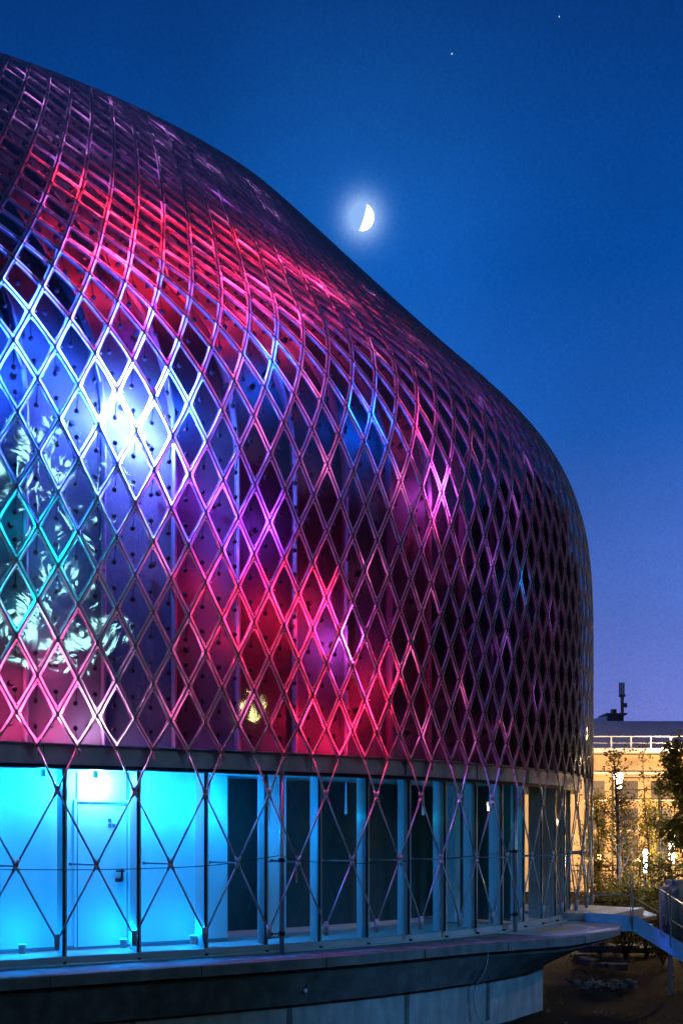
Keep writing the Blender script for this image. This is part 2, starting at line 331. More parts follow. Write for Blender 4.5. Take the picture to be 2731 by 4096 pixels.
def plan(u, d, z):              # curve of the ground-floor wall, d metres inside the lattice, at height z
    u = np.atleast_1d(np.asarray(u, float)); p = S(u, -3 + 0 * u); q = S(u + .1, -3 + 0 * u) - S(u - .1, -3 + 0 * u)
    t = q[:, :2] / np.linalg.norm(q[:, :2], axis=1)[:, None]
    n = np.stack([-t[:, 1], t[:, 0]], 1)
    r = np.concatenate([p[:, :2] + n * d, np.full((len(u), 1), z)], 1)
    return [Vector(x) for x in r]
def ring(mb, us, prof, mi=0):   # sweep a (d, z) profile along the plan curve
    lines = [plan(us, d, z) for d, z in prof]
    mb.strip([[l[i] for l in lines] for i in range(len(us))], mi=mi)

B = thing('exhibition_pavilion', 'large rounded pavilion of diamond glass panels glowing red and blue above cyan windows', 'building', loc=(0, 18, 0))
def part(mb, name, m, smooth=False, parent=None, kind=None):
    o = mb.build(name, m, parent or B, smooth)
    o.matrix_parent_inverse = Matrix.Translation((0, -18, 0)) if parent is None else Matrix.Identity(4)
    if kind: o['kind'] = kind
    return o
UA, UB, VB = -9, 76, 43
def inside(u, v): return v <= 27 or u <= 60
# --- glass panels
th = np.sort(np.concatenate([np.linspace(0, 2 * np.pi, 21)[:-1]] + [k_ * np.pi / 2 + np.array([-.07, .07]) for k_ in range(4)]) % (2 * np.pi))
def diamond(p, r):
    c, s = np.cos(th), np.sin(th); k = (np.abs(c) ** p + np.abs(s) ** p) ** (-1 / p)
    return c * k * r, s * k * r
rings_ = [(1.0, .955, .000), (1.01, .89, .020), (1.05, .82, .018), (1.11, .775, .002)]
ring_uv = [diamond(p, r) for p, r, o in rings_]
panels = []
for i in range(UA + 1, UB):
    for j in range(1, VB):
        if (i + j) % 2 or not inside(i + 1, j + 1): continue
        panels.append((i, j))
def panel_mesh(mb, i, j):
    n = len(th); U = np.concatenate([a for a, b in ring_uv] + [[0.] * 5]) + i
    V = np.concatenate([b for a, b in ring_uv] + [[0., .36, .86, -.36, -.86]]) + j
    O = np.concatenate([np.full(n, o) for p, r, o in rings_] + [[.004, -.16, -.03, -.16, -.03]])
    P = S(U, V, O); pins = P[-4:]; P = P[:-4]
    F = []; mi = []
    for k in range(3):
        for a in range(n):
            F.append((k * n + a, k * n + (a + 1) % n, (k + 1) * n + (a + 1) % n, (k + 1) * n + a))
    mb.add(P[:4 * n], F, 0)
    mb.add(P[3 * n:], [(a, (a + 1) % n, n) for a in range(n)], 1)      # the pane itself, nearly flat
    # two stand-off pins behind the glass with a thin rod to the upper and the lower corner
    for sg in (0, 1):
        c = pins[2 * sg]; e = pins[2 * sg + 1]
        mb.ball(c, .042, 6, 4, 2); mb.tube([c, e], .009, 3, 2, cap=False)
def screen_size(i, j):
    P = S([i - 1, i, i + 1, i], [j, j - 1, j, j + 1]); x = CXP + F_PX * P[:, 0] / P[:, 1]; y = HOR - F_PX * (P[:, 2] - EYE) / P[:, 1]
    a = .5 * sum(x[k] * y[(k + 1) % 4] - x[(k + 1) % 4] * y[k] for k in range(4))
    cx_, cy_ = x.mean(), y.mean()
    return -a if (-20 < cx_ < 2731 and 0 < cy_ < 4096) else -1e9
sz = {p: screen_size(*p) for p in panels}
if sum(v > 0 for v in sz.values()) < 50: sz = {p: -screen_size(*p) if abs(screen_size(*p)) < 1e8 else -1e9 for p in panels}
order = sorted(panels, key=lambda p: -sz[p])
for p in order[:100]:
    mb = MB(); panel_mesh(mb, *p); part(mb, 'glass_panel', [M['rim'], M['panel'], M['pin']], True)
mb = MB()
for p in order[100:]: panel_mesh(mb, *p)
part(mb, 'glass_panels', [M['rim'], M['panel'], M['pin']], True, kind='stuff')
# --- diagonal grid of dark bars carrying the panels, with clips round every crossing
mb = MB()
def bar(i, j, di, n=3, hw=.013, dep=.05):
    t = np.linspace(0, 1, n + 1); U = i + di * t; V = j + t
    a = S(U, V, .012); b = S(U, V, -dep)
    c = S(U + .02 * di, V + .02)
    d = c - S(U - .02 * di, V - .02); nn_ = a - b; s_ = np.cross(d, nn_); s_ /= np.linalg.norm(s_, axis=1)[:, None]; s_ *= hw
    rows = [[a[k] - s_[k], a[k] + s_[k], b[k] + s_[k], b[k] - s_[k], a[k] - s_[k]] for k in range(n + 1)]
    mb.strip(rows)
for i in range(UA, UB + 1):
    for j in range(0, VB):
        if (i + j) % 2 == 0: continue
        if i < UB and inside(i + 1, j + 1): bar(i, j, 1)
        if i > UA and inside(i, j + 1): bar(i, j, -1)
part(mb, 'diagrid_bars', M['gasket'])
mb = MB()
for i in range(UA + 1, UB):
    for j in range(0, VB):
        if (i + j) % 2 == 0 or not inside(i + 1, j + 1): continue
        A_ = S([i, i + .13, i, i - .13, i, i + .035, i + .035, i - .035, i - .035, i + .3, i - .3, i, i, i + .135, i - .135],
               [j, j, j + .11, j, j - .11, j + .03, j - .03, j - .03, j + .03, j, j, j + .2, j - .2, j, j],
               np.array([.022] + [.016] * 4 + [.018] * 4 + [.035] * 4 + [.02] * 2))
        c = A_[0]; q = A_[1:5]; q2 = A_[5:9]
        mb.add([c, q[0], q2[0], q[1], q2[3], q[2], q2[2], q[3], q2[1]], [(0, 1, 2), (0, 2, 3), (0, 3, 4), (0, 4, 5), (0, 5, 6), (0, 6, 7), (0, 7, 8), (0, 8, 1)])
        if j == 0: continue
        for z_ in range(4 if j < 22 and i < 50 else 0):
            k = A_[9 + z_]; mb.ball(k, .017, 5, 3)
            if z_ < 2: mb.tube([A_[13 + z_], k], .006, 3, cap=False)
part(mb, 'panel_clips', M['pin2'])
# --- inner shell behind the glass, with ribs
mb = MB()
mb.strip([list(S(u, np.arange(-.2, VB + .1, .5), -.62)) for u in np.arange(UA, 60.1, .5)])
mb.strip([list(S(u, np.arange(-.2, 27.1, .5), -.62)) for u in np.arange(60, UB + .1, .5)])
part(mb, 'inner_shell', M['membrane'], True)
mb = MB()
for u in range(-8, UB, 4):
    vv = np.arange(0, VB - 1 if u < 59 else 26, 1.); mb.tube(list(S(u + .7, vv, -.5)), .045, 6)
    q_ = [S(u + .7 + w_, vv, o_) for w_, o_ in ((-.06, -.64), (-.06, -.44), (.06, -.44), (.06, -.64))]
    mb.strip([[l[k_] for l in q_] for k_ in range(len(vv))])
    for j in range(5, 40 if u < 59 else 25, 6):
        jj = j if (u + j) % 2 else j + 1
        mb.tube([S(u + .7, jj - .35, -.5)[0], S(u, jj, -.05)[0]], .018, 5)
part(mb, 'shell_ribs', M['shell_rib'], True)
# --- open lattice in front of the window band
RF = .0175
mb = MB(); legs = MB()
def lp(u, v): return S(u, v)[0]
for k in range(-2, 20):
    i0, i2 = 4 * k, 4 * k + 2
    top = lp(i2, -1)
    for sgn in (-1, 1):
        a = lp(i2 + sgn, 0); mb.tube([a, a.__class__(a) * .5 + top * .5 if False else (np.array(a) + top) / 2, top], [.016, RF, RF * .9], 6)
        b = lp(i2 + 2 * sgn, -3); mb.tube([top, (np.array(top) + b) / 2, b], [RF * .9, RF, RF * .9], 6)
        c = lp(i2, -5); mb.tube([b, (np.array(b) + c) / 2, c], [RF * .9, RF, RF * .9], 6)
    for p in (top, lp(i0, -3)):
        for sx in (-1, 1):
            for sz_ in (-1, 1):
                d = (lp(i2 + 2, -3) - top); d = d / np.linalg.norm(d); t_ = np.array(lp(i0 + 1, -3)) - lp(i0, -3); t_ /= np.linalg.norm(t_)
                e = t_ * sx * .43 + np.array([0, 0, sz_ * .88]); mb.tube([p, p + e * .12], [.033, .019], 6)
    f = lp(i2, -5); mb.tube([f + np.array([0, 0, .10]), f + np.array([0, 0, -.02]), f + np.array([0, 0, -.14])], [.05, .047, .036], 8)
part(mb, 'open_lattice', M['steel'], True)
for k in range(-2, 18):         # ties from the crossings back to the mullions
    a = lp(4 * k, -3); b = plan(4 * k - .95, .60, a[2])[0]
    t = MB(); t.tube([a, b], .015, 6); t.ball(b, .03, 8, 5); part(t, 'tie_rod', M['steel'], True)
for i in range(-7, 72, 2):      # hanging black hooks under the cladding
    t = MB(); a = S(i, 0, -.03)[0]; t.tube([a, a + np.array([.035, 0, -.05]), a + np.array([.035, 0, -.14])], [.012, .02, .014], 5); part(t, 'lattice_hook', M['gasket'])
# --- fascia, soffit, glazing, ledge, base
Z = lambda y: EYE + y
us = np.arange(-9, 74, 1.)
def rg(name, prof, m, u=us, smooth=False):
    b = MB(); ring(b, u, prof); return part(b, name, m, smooth)
rg('fascia', [(.62, Z(1.36)), (.18, Z(1.365)), (.18, Z(1.35)), (.30, Z(1.345)), (.30, Z(1.05)), (.36, Z(1.04)), (.36, Z(.985))], M['fascia'])  # top shelf drawn out to hold back light of the cavity lamps
rg('head_trim', [(.33, Z(1.055)), (.315, Z(1.045)), (.335, Z(.99)), (.62, Z(.99)), (.62, Z(1.02))], M['dark_metal'])
rg('ceiling', [(.60, Z(1.03)), (3.4, Z(1.03))], M['white_wall'])
rg('room_floor', [(.60, Z(-2.02)), (3.4, Z(-2.02))], M['floor'])
sill = rg('sill_frame', [(.64, Z(-1.99)), (.54, Z(-1.99)), (.54, Z(-2.10)), (.40, Z(-2.10)), (.40, Z(-2.12))], M['frame'])
def od(u):                      # how far the slab reaches out beyond the lattice: it swells into the prow of the deck
    t = min(max((u - 27) / 20., 0), 1); return -.22 - .95 * t * t * (3 - 2 * t)
def flow(name, prof, m, us_):
    b = MB(); b.strip([[plan(u, d, z)[0] for d, z in prof(u, min(max((u - 40) / 7.5, 0), 1))] for u in us_]); return part(b, name, m)
flow('base_slab', lambda u, t: [(.45, Z(-2.125)), (od(u), Z(-2.145)), (od(u) - .03, Z(-2.165)), (od(u) - .03, Z(-2.335 + .09 * t)), (od(u) + .12, Z(-2.34 + .09 * t))], M['slab'], np.arange(-9, 47.6, .5))
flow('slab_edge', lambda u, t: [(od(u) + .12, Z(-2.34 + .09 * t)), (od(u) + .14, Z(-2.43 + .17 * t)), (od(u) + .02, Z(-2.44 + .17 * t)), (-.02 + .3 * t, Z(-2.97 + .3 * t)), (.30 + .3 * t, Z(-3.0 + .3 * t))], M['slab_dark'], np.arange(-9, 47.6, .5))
rg('base_wall', [(.12, Z(-2.9)), (.12, -.2)], M['base'], u=np.arange(-9, 44, 1.))
for u in (-3, 6, 15.6, 25, 34):
    b = MB(); p = plan(u, .115, 0.45)[0]; q = plan(u + .6, .115, .45)[0]; a = math.atan2(q.y - p.y, q.x - p.x); b.box(p, (.10, .03, .9), a); part(b, 'wall_joint', M['slab_dark'])
for u in range(-7, 44, 8):
    b = MB(); p = plan(u + .5, od(u + .5) - .034, Z(-2.25))[0]; q = plan(u + 1, od(u + 1) - .034, 0)[0]; b.box(p, (.012, .02, .155), math.atan2(q.y - p.y, q.x - p.x)); part(b, 'slab_joint', M['dark_metal'])
    b = MB(); p = plan(u + .5, .295, Z(1.21))[0]; q = plan(u + 1, .295, 0)[0]; b.box(p, (.012, .02, .30), math.atan2(q.y - p.y, q.x - p.x)); part(b, 'fascia_joint', M['dark_metal'])
# --- window bays
NB = 19
for k in range(-2, NB):
    u = 4 * k - 1.3
    o_ = plan(u, .56, 0)[0]; i_ = plan(u, .60 + (.42 if k < 4 else .26), 0)[0]; d = (i_ - o_); a = math.atan2(d.y, d.x)
    mul = MB(); c = (o_ + i_) / 2; c.z = Z(-.48); mul.box(c, (d.length, .055, 3.0), a)
    m1 = part(mul, 'mullion', M['frame'])
    g = MB(); c = o_ + d.normalized() * -.012; c.z = Z(-.48); ax = Vector((-math.sin(a), math.cos(a), 0))
    c1 = c + ax * .012; g.box((c1.x, c1.y, Z(-.48)), (.03, .035, 3.0), a); 
    c2 = c - ax * .025; g.box((c2.x, c2.y, Z(-.49)), (.022, .03, 2.98), a, mi=1)
    part(g, 'cover_strip', [M['dark_metal'], M['frame']])
    b = MB(); b.box((*(plan(u, .50, 0)[0]).xy, Z(-2.09)), (.06, .04, .05), a); part(b, 'drain_cap', M['dark_metal'])
    uu = np.linspace(u + .12, u + 3.88, 5); b = MB(); ring(b, uu, [(.60, Z(-2.0)), (.60, Z(1.0))]); part(b, 'window_pane', M['window'], True)
# --- rooms behind the glass
b = MB(); ring(b, np.arange(-9, 13.6, .5), [(1.55, Z(-1.94)), (1.55, Z(1.03))]); part(b, 'room_wall', M['white_wall'])
b = MB(); ring(b, np.arange(13.5, 74, 1.), [(2.6, Z(-1.94)), (2.6, Z(1.03))]); part(b, 'corridor_wall', M['dim_wall'])
b = MB(); b.strip([[plan(13.5, d_, z_)[0] for z_ in (Z(-2), Z(1.03))] for d_ in (1.55, 2.6)]); part(b, 'partition_wall', M['white_wall'])
b = MB(); b.strip([[plan(43.1, d_, z_)[0] for z_ in (Z(-2), Z(1.03))] for d_ in (.66, 3.3)]); part(b, 'partition_wall', M['dim_wall'])  # added across the corridor to block light from the far end
b = MB(); ring(b, np.arange(-9, 13.6, .5), [(1.535, Z(-2.0)), (1.535, Z(-1.95)), (1.55, Z(-1.94))]); part(b, 'skirting', M['joint'])
for u, wd in ((17.4, .42), (38.2, .2)):
    b = MB(); p = plan(u, 1.75, Z(-.48))[0]; q = plan(u + .5, 1.75, 0)[0]; b.box(p, (wd, .25, 3.0), math.atan2(q.y - p.y, q.x - p.x)); part(b, 'concrete_column', M['white_wall'])
def wallbox(mb, u0, u1, z0, z1, d, t, mi=0):
    a, c = plan(u0, d, 0)[0], plan(u1, d, 0)[0]; m_ = (a + c) / 2; ang = math.atan2(c.y - a.y, c.x - a.x)
    mb.box((m_.x, m_.y, (z0 + z1) / 2), ((c - a).length, t, z1 - z0), ang, mi)
b = MB(); wallbox(b, 4.05, 6.85, Z(-1.96), Z(.44), 1.535, .02); door = part(b, 'door', M['door'])
b = MB(); wallbox(b, 3.86, 3.99, Z(-1.96), Z(.50), 1.535, .025); wallbox(b, 6.91, 7.04, Z(-1.96), Z(.50), 1.535, .025); wallbox(b, 3.86, 7.04, Z(.505), Z(.54), 1.535, .025); part(b, 'door_frame', M['door'])
b = MB(); wallbox(b, 4.0, 4.05, Z(-1.96), Z(1.0), 1.54, .012); wallbox(b, 6.85, 6.9, Z(-1.96), Z(1.0), 1.54, .012); wallbox(b, 4.05, 6.85, Z(.44), Z(.455), 1.54, .012)
part(b, 'door_gap', M['joint'])
b = MB(); wallbox(b, 6.2, 6.7, Z(-.70), Z(-.67), 1.50, .02); wallbox(b, 6.5, 6.62, Z(-.86), Z(-.66), 1.515, .02); wallbox(b, 6.15, 6.6, Z(-.87), Z(-.81), 1.50, .02)
h_ = b.build('handle', M['dark_metal'], door)
b = MB(); wallbox(b, 5.75, 5.93, Z(.16), Z(.22), 1.52, .01); wallbox(b, 5.75, 5.93, Z(.07), Z(.13), 1.52, .01); wallbox(b, 5.98, 6.16, Z(.07), Z(.13), 1.52, .01)
s_ = b.build('door_sign', M['joint'], door)
b = MB(); wallbox(b, 3.1, 3.16, Z(-1.96), Z(1.0), 1.545, .01); part(b, 'panel_joint', M['joint'])
# room lamps: cyan ceiling spots; low floor lamps added to even the wall light
CY = (0.0, .30, 1.0)
for u, d, pw, col, dz in ((4.9, 1.34, 200, (.08, .36, 1), .86), (2.0, 1.15, 75, (.0, .31, 1), .86), (-1.5, 1.0, 110, CY, .55), (0.8, .95, 34, CY, -1.75), (6.2, .95, 34, CY, -1.75), (10.4, .95, 30, CY, -1.75), (-6, 1.1, 190, CY, .5), (8.0, 1.2, 90, CY, .6), (11.6, 1.1, 70, CY, .5), (15.6, .95, 22, CY, .0), (16.6, 1.0, 6, CY, .3), (22, 1.0, 2.5, (0, .5, 1), .3), (30, 1.0, 1.2, (0, .6, .8), .3), (40, 1.0, 1.5, (0, .6, .7), .3)):
    p = plan(u, d, Z(dz))[0]; b = MB(); b.tube([p + Vector((0, 0, 1.03 - dz)), p + Vector((0, 0, .03))], [.04, .05] if dz > .8 else [.006, .03], 8)
    if dz < -1: b = MB(); b.tube([p - Vector((0, 0, .2)), p - Vector((0, 0, .05))], .06, 10)
    lampo = part(b, 'ceiling_lamp' if dz > -1 else 'floor_fill_lamp', M['white_paint'])
    l = point_light('room_light', p - Vector((0, 0, .02 if dz > -1 else -.05)), col, pw, .07); l.parent = lampo
    l.matrix_parent_inverse = Matrix.Translation((0, 0, 0)); l.parent = None

# --- coloured lamps in the cavity between glass and inner shell
BL = (.0, .10, 1.0); RD = (1.0, .015, .055); PK = (1.0, .04, .22); VI = (.34, .04, 1.0); MG = (.85, .08, .9); TE = (.0, .35, .60)
LAMPS = {
 'W': ((.09, .16, 1.0), 500, [(5.8, 10.0), (6.5, 9.2), (4.6, 9.6), (7.2, 9.0)]),
 'B': ((.02, .10, 1.0), 110, [(0.2, 10.5), (2.5, 11.0), (9.0, 10.2), (1.0, 12.2), (-1.5, 9.5), (3.0, 9.2)]),
 'R': (RD, 50, [(9, 20.5), (14.5, 20), (17, 18.5), (21.5, 19.5), (10.0, 18.6), (6.0, 15.5), (10.5, 17.4), (12.2, 16.6)]),
 'K': (PK, 34, [(18.5, 16.2), (19.5, 14.8), (25.0, 19.3), (15.8, 15.6), (8.0, 15.2), (27.0, 18.2)]),
 'V': (VI, 20, [(7.6, 13.0), (7.8, 7.6), (11.2, 7.5), (12.2, 6.2), (14.0, 7.0), (9.5, 8.0)]),
 'b': (BL, 36, [(15.8, 12.5), (14.5, 11.8), (21.2, 11.0), (22.8, 11.0)]),
 'C': ((1.0, .012, .07), 27, [(10.8, 5.2), (14.5, 4.8), (12.2, 3.8), (16.5, 4.2), (17.8, 5.0), (21.8, 1.8), (19.8, .9), (23.2, 2.8), (14.2, 14.2), (17, 1.4)]),
 'M': (MG, 44, [(19.8, 3.8), (28.2, 9.2)]),
 'r': (PK, 7, [(26.5, 11.0), (27.5, 8.0), (28.0, 12.0)]),
 'P': ((1.0, .07, .30), 20, [(0.0, 1.9), (2.0, 2.5), (0.0, .8), (2.0, .8)]),
 'w': ((.9, .45, 1.0), 24, [(4.0, .8)]),
 'T': ((0, .30, .48), 26, [(0.0, 6.2), (2.2, 5.5), (0.5, 3.8)]),
 'D': ((.02, .2, .7), 4, [(38.5, 6.8)]),
 'x': ((.95, .14, .46), 2.7, [(22, 6.2), (25, 3.5), (27, 5.6), (30.5, 2.6), (31, 7), (33, 11), (24, 9), (25.5, 14), (31, 14.5), (29, 18), (34, 16.5), (22, 17.5), (22, 21.5), (33, 21), (18, 9), (17.5, 11.5), (26.5, 1.2), (31.5, .9), (36, 1.5), (13.5, 9.6), (12.5, 11.5), (12.7, 1.5), (9.5, 3.2), (7.5, 5.6), (8.4, 1.4)]),
 'y': ((.50, .12, .80), 2.8, [(36, 4.5), (37.5, 9.5), (37, 13.5), (41, 3), (41.5, 11.5), (12, 21), (15.5, 20.5), (18.5, 24), (25, 24), (9, 22), (14, 24.5), (5.5, 18.5), (29.5, 23), (44, 6), (34, 7.2), (16, 18)]),
 'z': ((.62, .22, .80), 4.5, [(9, 25), (12, 27.5), (16, 27.5), (20, 28), (24, 28), (12, 24), (20.5, 25.5), (29, 27.5), (34, 25.5), (16, 30), (21.5, 30.5), (12.5, 30), (27, 30), (39, 21), (36, 28)]),  # added weak lamps, to keep the grid readable up to the roofline
}
for key, (col, pw, pts) in LAMPS.items():
    for u, v in pts:
        p = S(u, v, -.29)[0]; b = MB(); q = S(u, v, -.56)[0]; b.tube([q, q * .6 + p * .4], [.05, .035], 8)
        part(b, 'cavity_spotlight', M['pin'])
        point_light('cavity_light', p, col, pw * (3.2 if u < 27 else 1.5 if key in 'xy' else 2.4), .06)

# ------------------------------------------------------------------ deck, stairs and railings at the far end
D0 = Z(-2.12)
dk = thing('entrance_deck', 'cantilevered deck with pointed prow and yellow strips at the far right corner of the pavilion', 'deck', loc=(4.8, 21.5, D0))
def kid(mb, name, m, parent, smooth=False):
    o = mb.build(name, m, parent, smooth); o.matrix_parent_inverse = Matrix.Translation(-parent.location); return o
inner = plan(np.arange(37, 62, 1.), .5, D0); outer = [plan(u, od(u) + .02, D0)[0] for u in (39, 42, 45)] + [plan(47.5, od(47.5), D0)[0], Vector((6.6, 22.4, D0)), Vector((8.0, 24.2, D0)), Vector((8.2, 26.2, D0))]
poly = outer + inner[::-1]; n = len(poly); lowd = []
for p in poly: lowd.append(p + Vector((0, 0, -.02)))
b = MB(); P = [p + Vector((0, 0, .0)) for p in poly] + [p - Vector((0, 0, .03)) for p in poly]; b.add(P, [tuple(range(n))] + [(i, i + n, (i + 1) % n + n, (i + 1) % n) for i in range(n)]); kid(b, 'deck_surface', M['deckpaint'], dk)
cen = plan(42, 0.6, 0)[0]
b = MB(); m_ = len(outer); outer = outer[3:]; A_ = [p - Vector((0, 0, .03)) for p in outer]; Bq = [p - Vector((0, 0, .11)) for p in outer]
Cq = [Vector((o.x + (cen.x - o.x) * .4, o.y + (cen.y - o.y) * .25, o.z - .35)) for i, o in enumerate(outer)]
b.strip([list(t_) for t_ in zip(A_, Bq)]); kid(b, 'deck_edge', M['slab'], dk)
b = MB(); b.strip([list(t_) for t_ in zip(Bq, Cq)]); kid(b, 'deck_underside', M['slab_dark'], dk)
for (x, y) in ((4.18, 20.1), (4.52, 20.45), (4.85, 20.8)):
    b = MB(); b.box((x, y, D0 + .006), (.16, .42, .008), R(-30)); kid(b, 'warning_strip', M['yellow'], dk)
b = MB(); b.box((5.9, 24.0, D0 + .09), (2.6, 2.6, .16), R(-35)); kid(b, 'upper_step', M['deckpaint'], dk)

st = thing('steel_stair', 'pale steel stair side with blue light in its colour, running level then down to the right past the deck', 'stairs', loc=(6.3, 22, 0))
YS = 22.0
b = MB()
def plate(mb, pts_top, pts_bot, th_=.06):
    n_ = len(pts_top); P = list(pts_top) + list(pts_bot) + [p + Vector((0, th_, 0)) for p in pts_top] + [p + Vector((0, th_, 0)) for p in pts_bot]
    F = []
    for i in range(n_ - 1):
        F += [(i, n_ + i, n_ + i + 1, i + 1), (2 * n_ + i, 2 * n_ + i + 1, 3 * n_ + i + 1, 3 * n_ + i), (i, i + 1, 2 * n_ + i + 1, 2 * n_ + i), (n_ + i, 3 * n_ + i, 3 * n_ + i + 1, n_ + i + 1)]
    F += [(0, 2 * n_, 3 * n_, n_), (n_ - 1, 2 * n_ - 1, 4 * n_ - 1, 3 * n_ - 1)]
    mb.add(P, F)
plate(b, [at(2340, 3654, 22.3), at(2452, 3658, YS), at(2545, 3667, YS), at(2731, 3776, YS), at(2900, 3874, YS)], [at(2340, 3690, 22.3), at(2416, 3726, YS), at(2533, 3727, YS), at(2731, 3851, YS), at(2900, 3955, YS)])
kid(b, 'near_stringer', M['stringer'], st)
b = MB(); plate(b, [at(2262, 3655, 25.5), at(2450, 3656, 25.5), at(2545, 3664, 25.5)], [at(2262, 3690, 25.5), at(2450, 3692, 25.5), at(2545, 3700, 25.5)]); kid(b, 'far_stringer', M['stringer'], st)
for i in range(8):
    t_ = i / 8; p = at(2560 + 190 * t_ * 1.6, 3690 + 115 * t_ * 1.6, YS + .6); b = MB(); b.box((p.x, p.y, p.z - .03), (.26, 1.1, .04)); kid(b, 'tread', M['galv'], st)
for x, y0, y1 in ((2522, 3490, 3700), (2531, 3490, 3720), (2682, 3560, 3790), (2644, 3600, 3745), (2664, 3560, 3700), (2677, 3540, 3700)):
    b = MB(); b.tube([at(x, y0, YS - .05), at(x, y1, YS - .05)], .017, 6); kid(b, 'railing_post', M['galv'], st)
b = MB(); b.tube([at(2380, 3582, YS - .05), at(2522, 3582, YS - .05), at(2534, 3590, YS - .05), at(2731, 3712, YS - .05), at(2900, 3815, YS - .05)], .014, 6)
b.tube([at(2560, 3520, YS + 1), at(2640, 3560, YS + 1), at(2731, 3618, YS + 1)], .014, 6); kid(b, 'handrail', M['galv'], st)
# prop of the stair
b = MB(); p = at(2680, 3820, YS + .2); b.tube([p, (p.x, p.y, 0)], .05, 8); kid(b, 'stair_prop', M['galv'], st)

# scaffold tubes standing before the windows
def standpipe(u, d, zt, zb, rad, lab, clamps):
    p = plan(u, d, 0)[0]; o = thing('scaffold_tube', lab, 'pipe', group='steel tubes before the window band', loc=(p.x, p.y, zb))
    b = MB(); b.tube([(p.x, p.y, zb), (p.x, p.y, zt)], rad, 12); kid(b, 'tube', M['galv'], o, True)
    for z_ in clamps:
        b = MB(); b.tube([(p.x, p.y, z_ - .035), (p.x, p.y, z_ + .035)], rad * 1.35, 10); q = plan(u - .7, d, z_)[0]; b.tube([q, (p.x, p.y, z_)], .013, 6); b.ball(q, .028, 6, 4); kid(b, 'clamp', M['dark_metal'], o)
standpipe(15.35, .28, Z(1.05), Z(-2.14), .043, 'bright galvanised tube with two clamps standing before the windows near the middle of the band', (Z(-.50), Z(-1.77)))
standpipe(39.1, .28, Z(1.0), Z(-2.14), .045, 'galvanised tube standing before the dark windows near the right corner of the pavilion', (Z(-.42), Z(-1.75)))
def cable(pts, r, label, m='cable', name='cable', sub=10):
    # Catmull-Rom through the points
    P = [Vector(p) for p in pts]; Q = [P[0]] + P + [P[-1]]; o = []
    for i in range(1, len(Q) - 2):
        for k in range(sub):
            t = k / sub; a, b_, c, d = Q[i - 1], Q[i], Q[i + 1], Q[i + 2]
            o.append(.5 * ((2 * b_) + (c - a) * t + (2 * a - 5 * b_ + 4 * c - d) * t * t + (3 * b_ - a - 3 * c + d) * t ** 3))
    o.append(P[-1]); b = MB(); b.tube(o, r, 6); ob = b.build(name, M[m], None, True, loc=tuple(P[0])); tag(ob, label, 'cable'); return ob
q = [plan(u, .26, Z(z_))[0] for u, z_ in ((-9, -.55), (-1, -.575), (3, -.60), (7, -.60), (11, -.56), (15.1, -.42))]
cable(q, .008, 'thin black wire strung level across the left windows to the clamped tube', name='wire')
q = [plan(u, .26, Z(z_))[0] for u, z_ in ((15.3, -.42), (16.5, -.50), (20, -.58), (26, -.56), (32, -.50), (39, -.40))]
cable(q, .007, 'thin slack wire between the two tubes across the dark windows', name='wire')
q = [plan(u, d_, Z(z_))[0] for u, d_, z_ in ((31.0, .1, -2.13), (31.6, -.22, -2.13), (31.9, -.30, -2.3), (31.6, -.30, -2.7), (31.4, -.06, -3.1), (31.6, -.10, -3.6), (32, -.3, -3.78))]
cable(q, .014, 'grey cable hanging over the slab edge down the concrete base wall', 'steel')
q = S(15.7, -3)[0]
for i_, (u, lab, z_) in enumerate(((16.2, 'small round spotlight under the slab edge below the bright tube', -2.72), (39.0, 'small round spotlight under the slab edge near the right end', -2.72))):
    p = plan(u, -.16, Z(z_))[0]; o = thing('spotlight', lab, 'light fixture', loc=tuple(p)); b = MB(); b.ball(p, .035, 8, 6, sc_=(1, 1, 1.2)); kid(b, 'lens', M['white_paint'], o); b = MB(); b.tube([p + Vector((0, 0, .04)), p + Vector((0.03, .05, .12))], .012, 6); kid(b, 'stem', M['dark_metal'], o)
p = lp(16, -3); b = MB(); b.tube([p + np.array([-.03, -.02, -.03]), p + np.array([-.03, -.02, -.2])], .008, 5); b.tube([p + np.array([-.03, -.02, -.2]), p + np.array([-.03, -.02, -.36])], .02, 8)
b.build('rope_end', M['steel'], None, loc=tuple(p)); tag(bpy.data.objects['rope_end'], 'short rope end hanging from a lattice crossing right of the bright tube', 'rope')

# ------------------------------------------------------------------ ground
b = MB(); nx = 60
xs = np.concatenate([[-900, -300, -80], np.linspace(-30, 40, 57), [90, 300, 900]]); ys = np.concatenate([[-300, -60], np.linspace(-12, 60, 60), [100, 300, 1400]])
def gz(x, y):
    if not (-25 < x < 38 and 5 < y < 58): return 0.
    return .10 * math.sin(x * 1.3 + y * .7) * math.sin(y * 1.1 - x * .4) + .06 * math.sin(x * 3.1) * math.cos(y * 2.7)
b.strip([[(x, y, gz(x, y) - .12) for y in ys] for x in xs]); g_ = b.build('ground', M['soil'], None, True); g_['kind'] = 'structure'
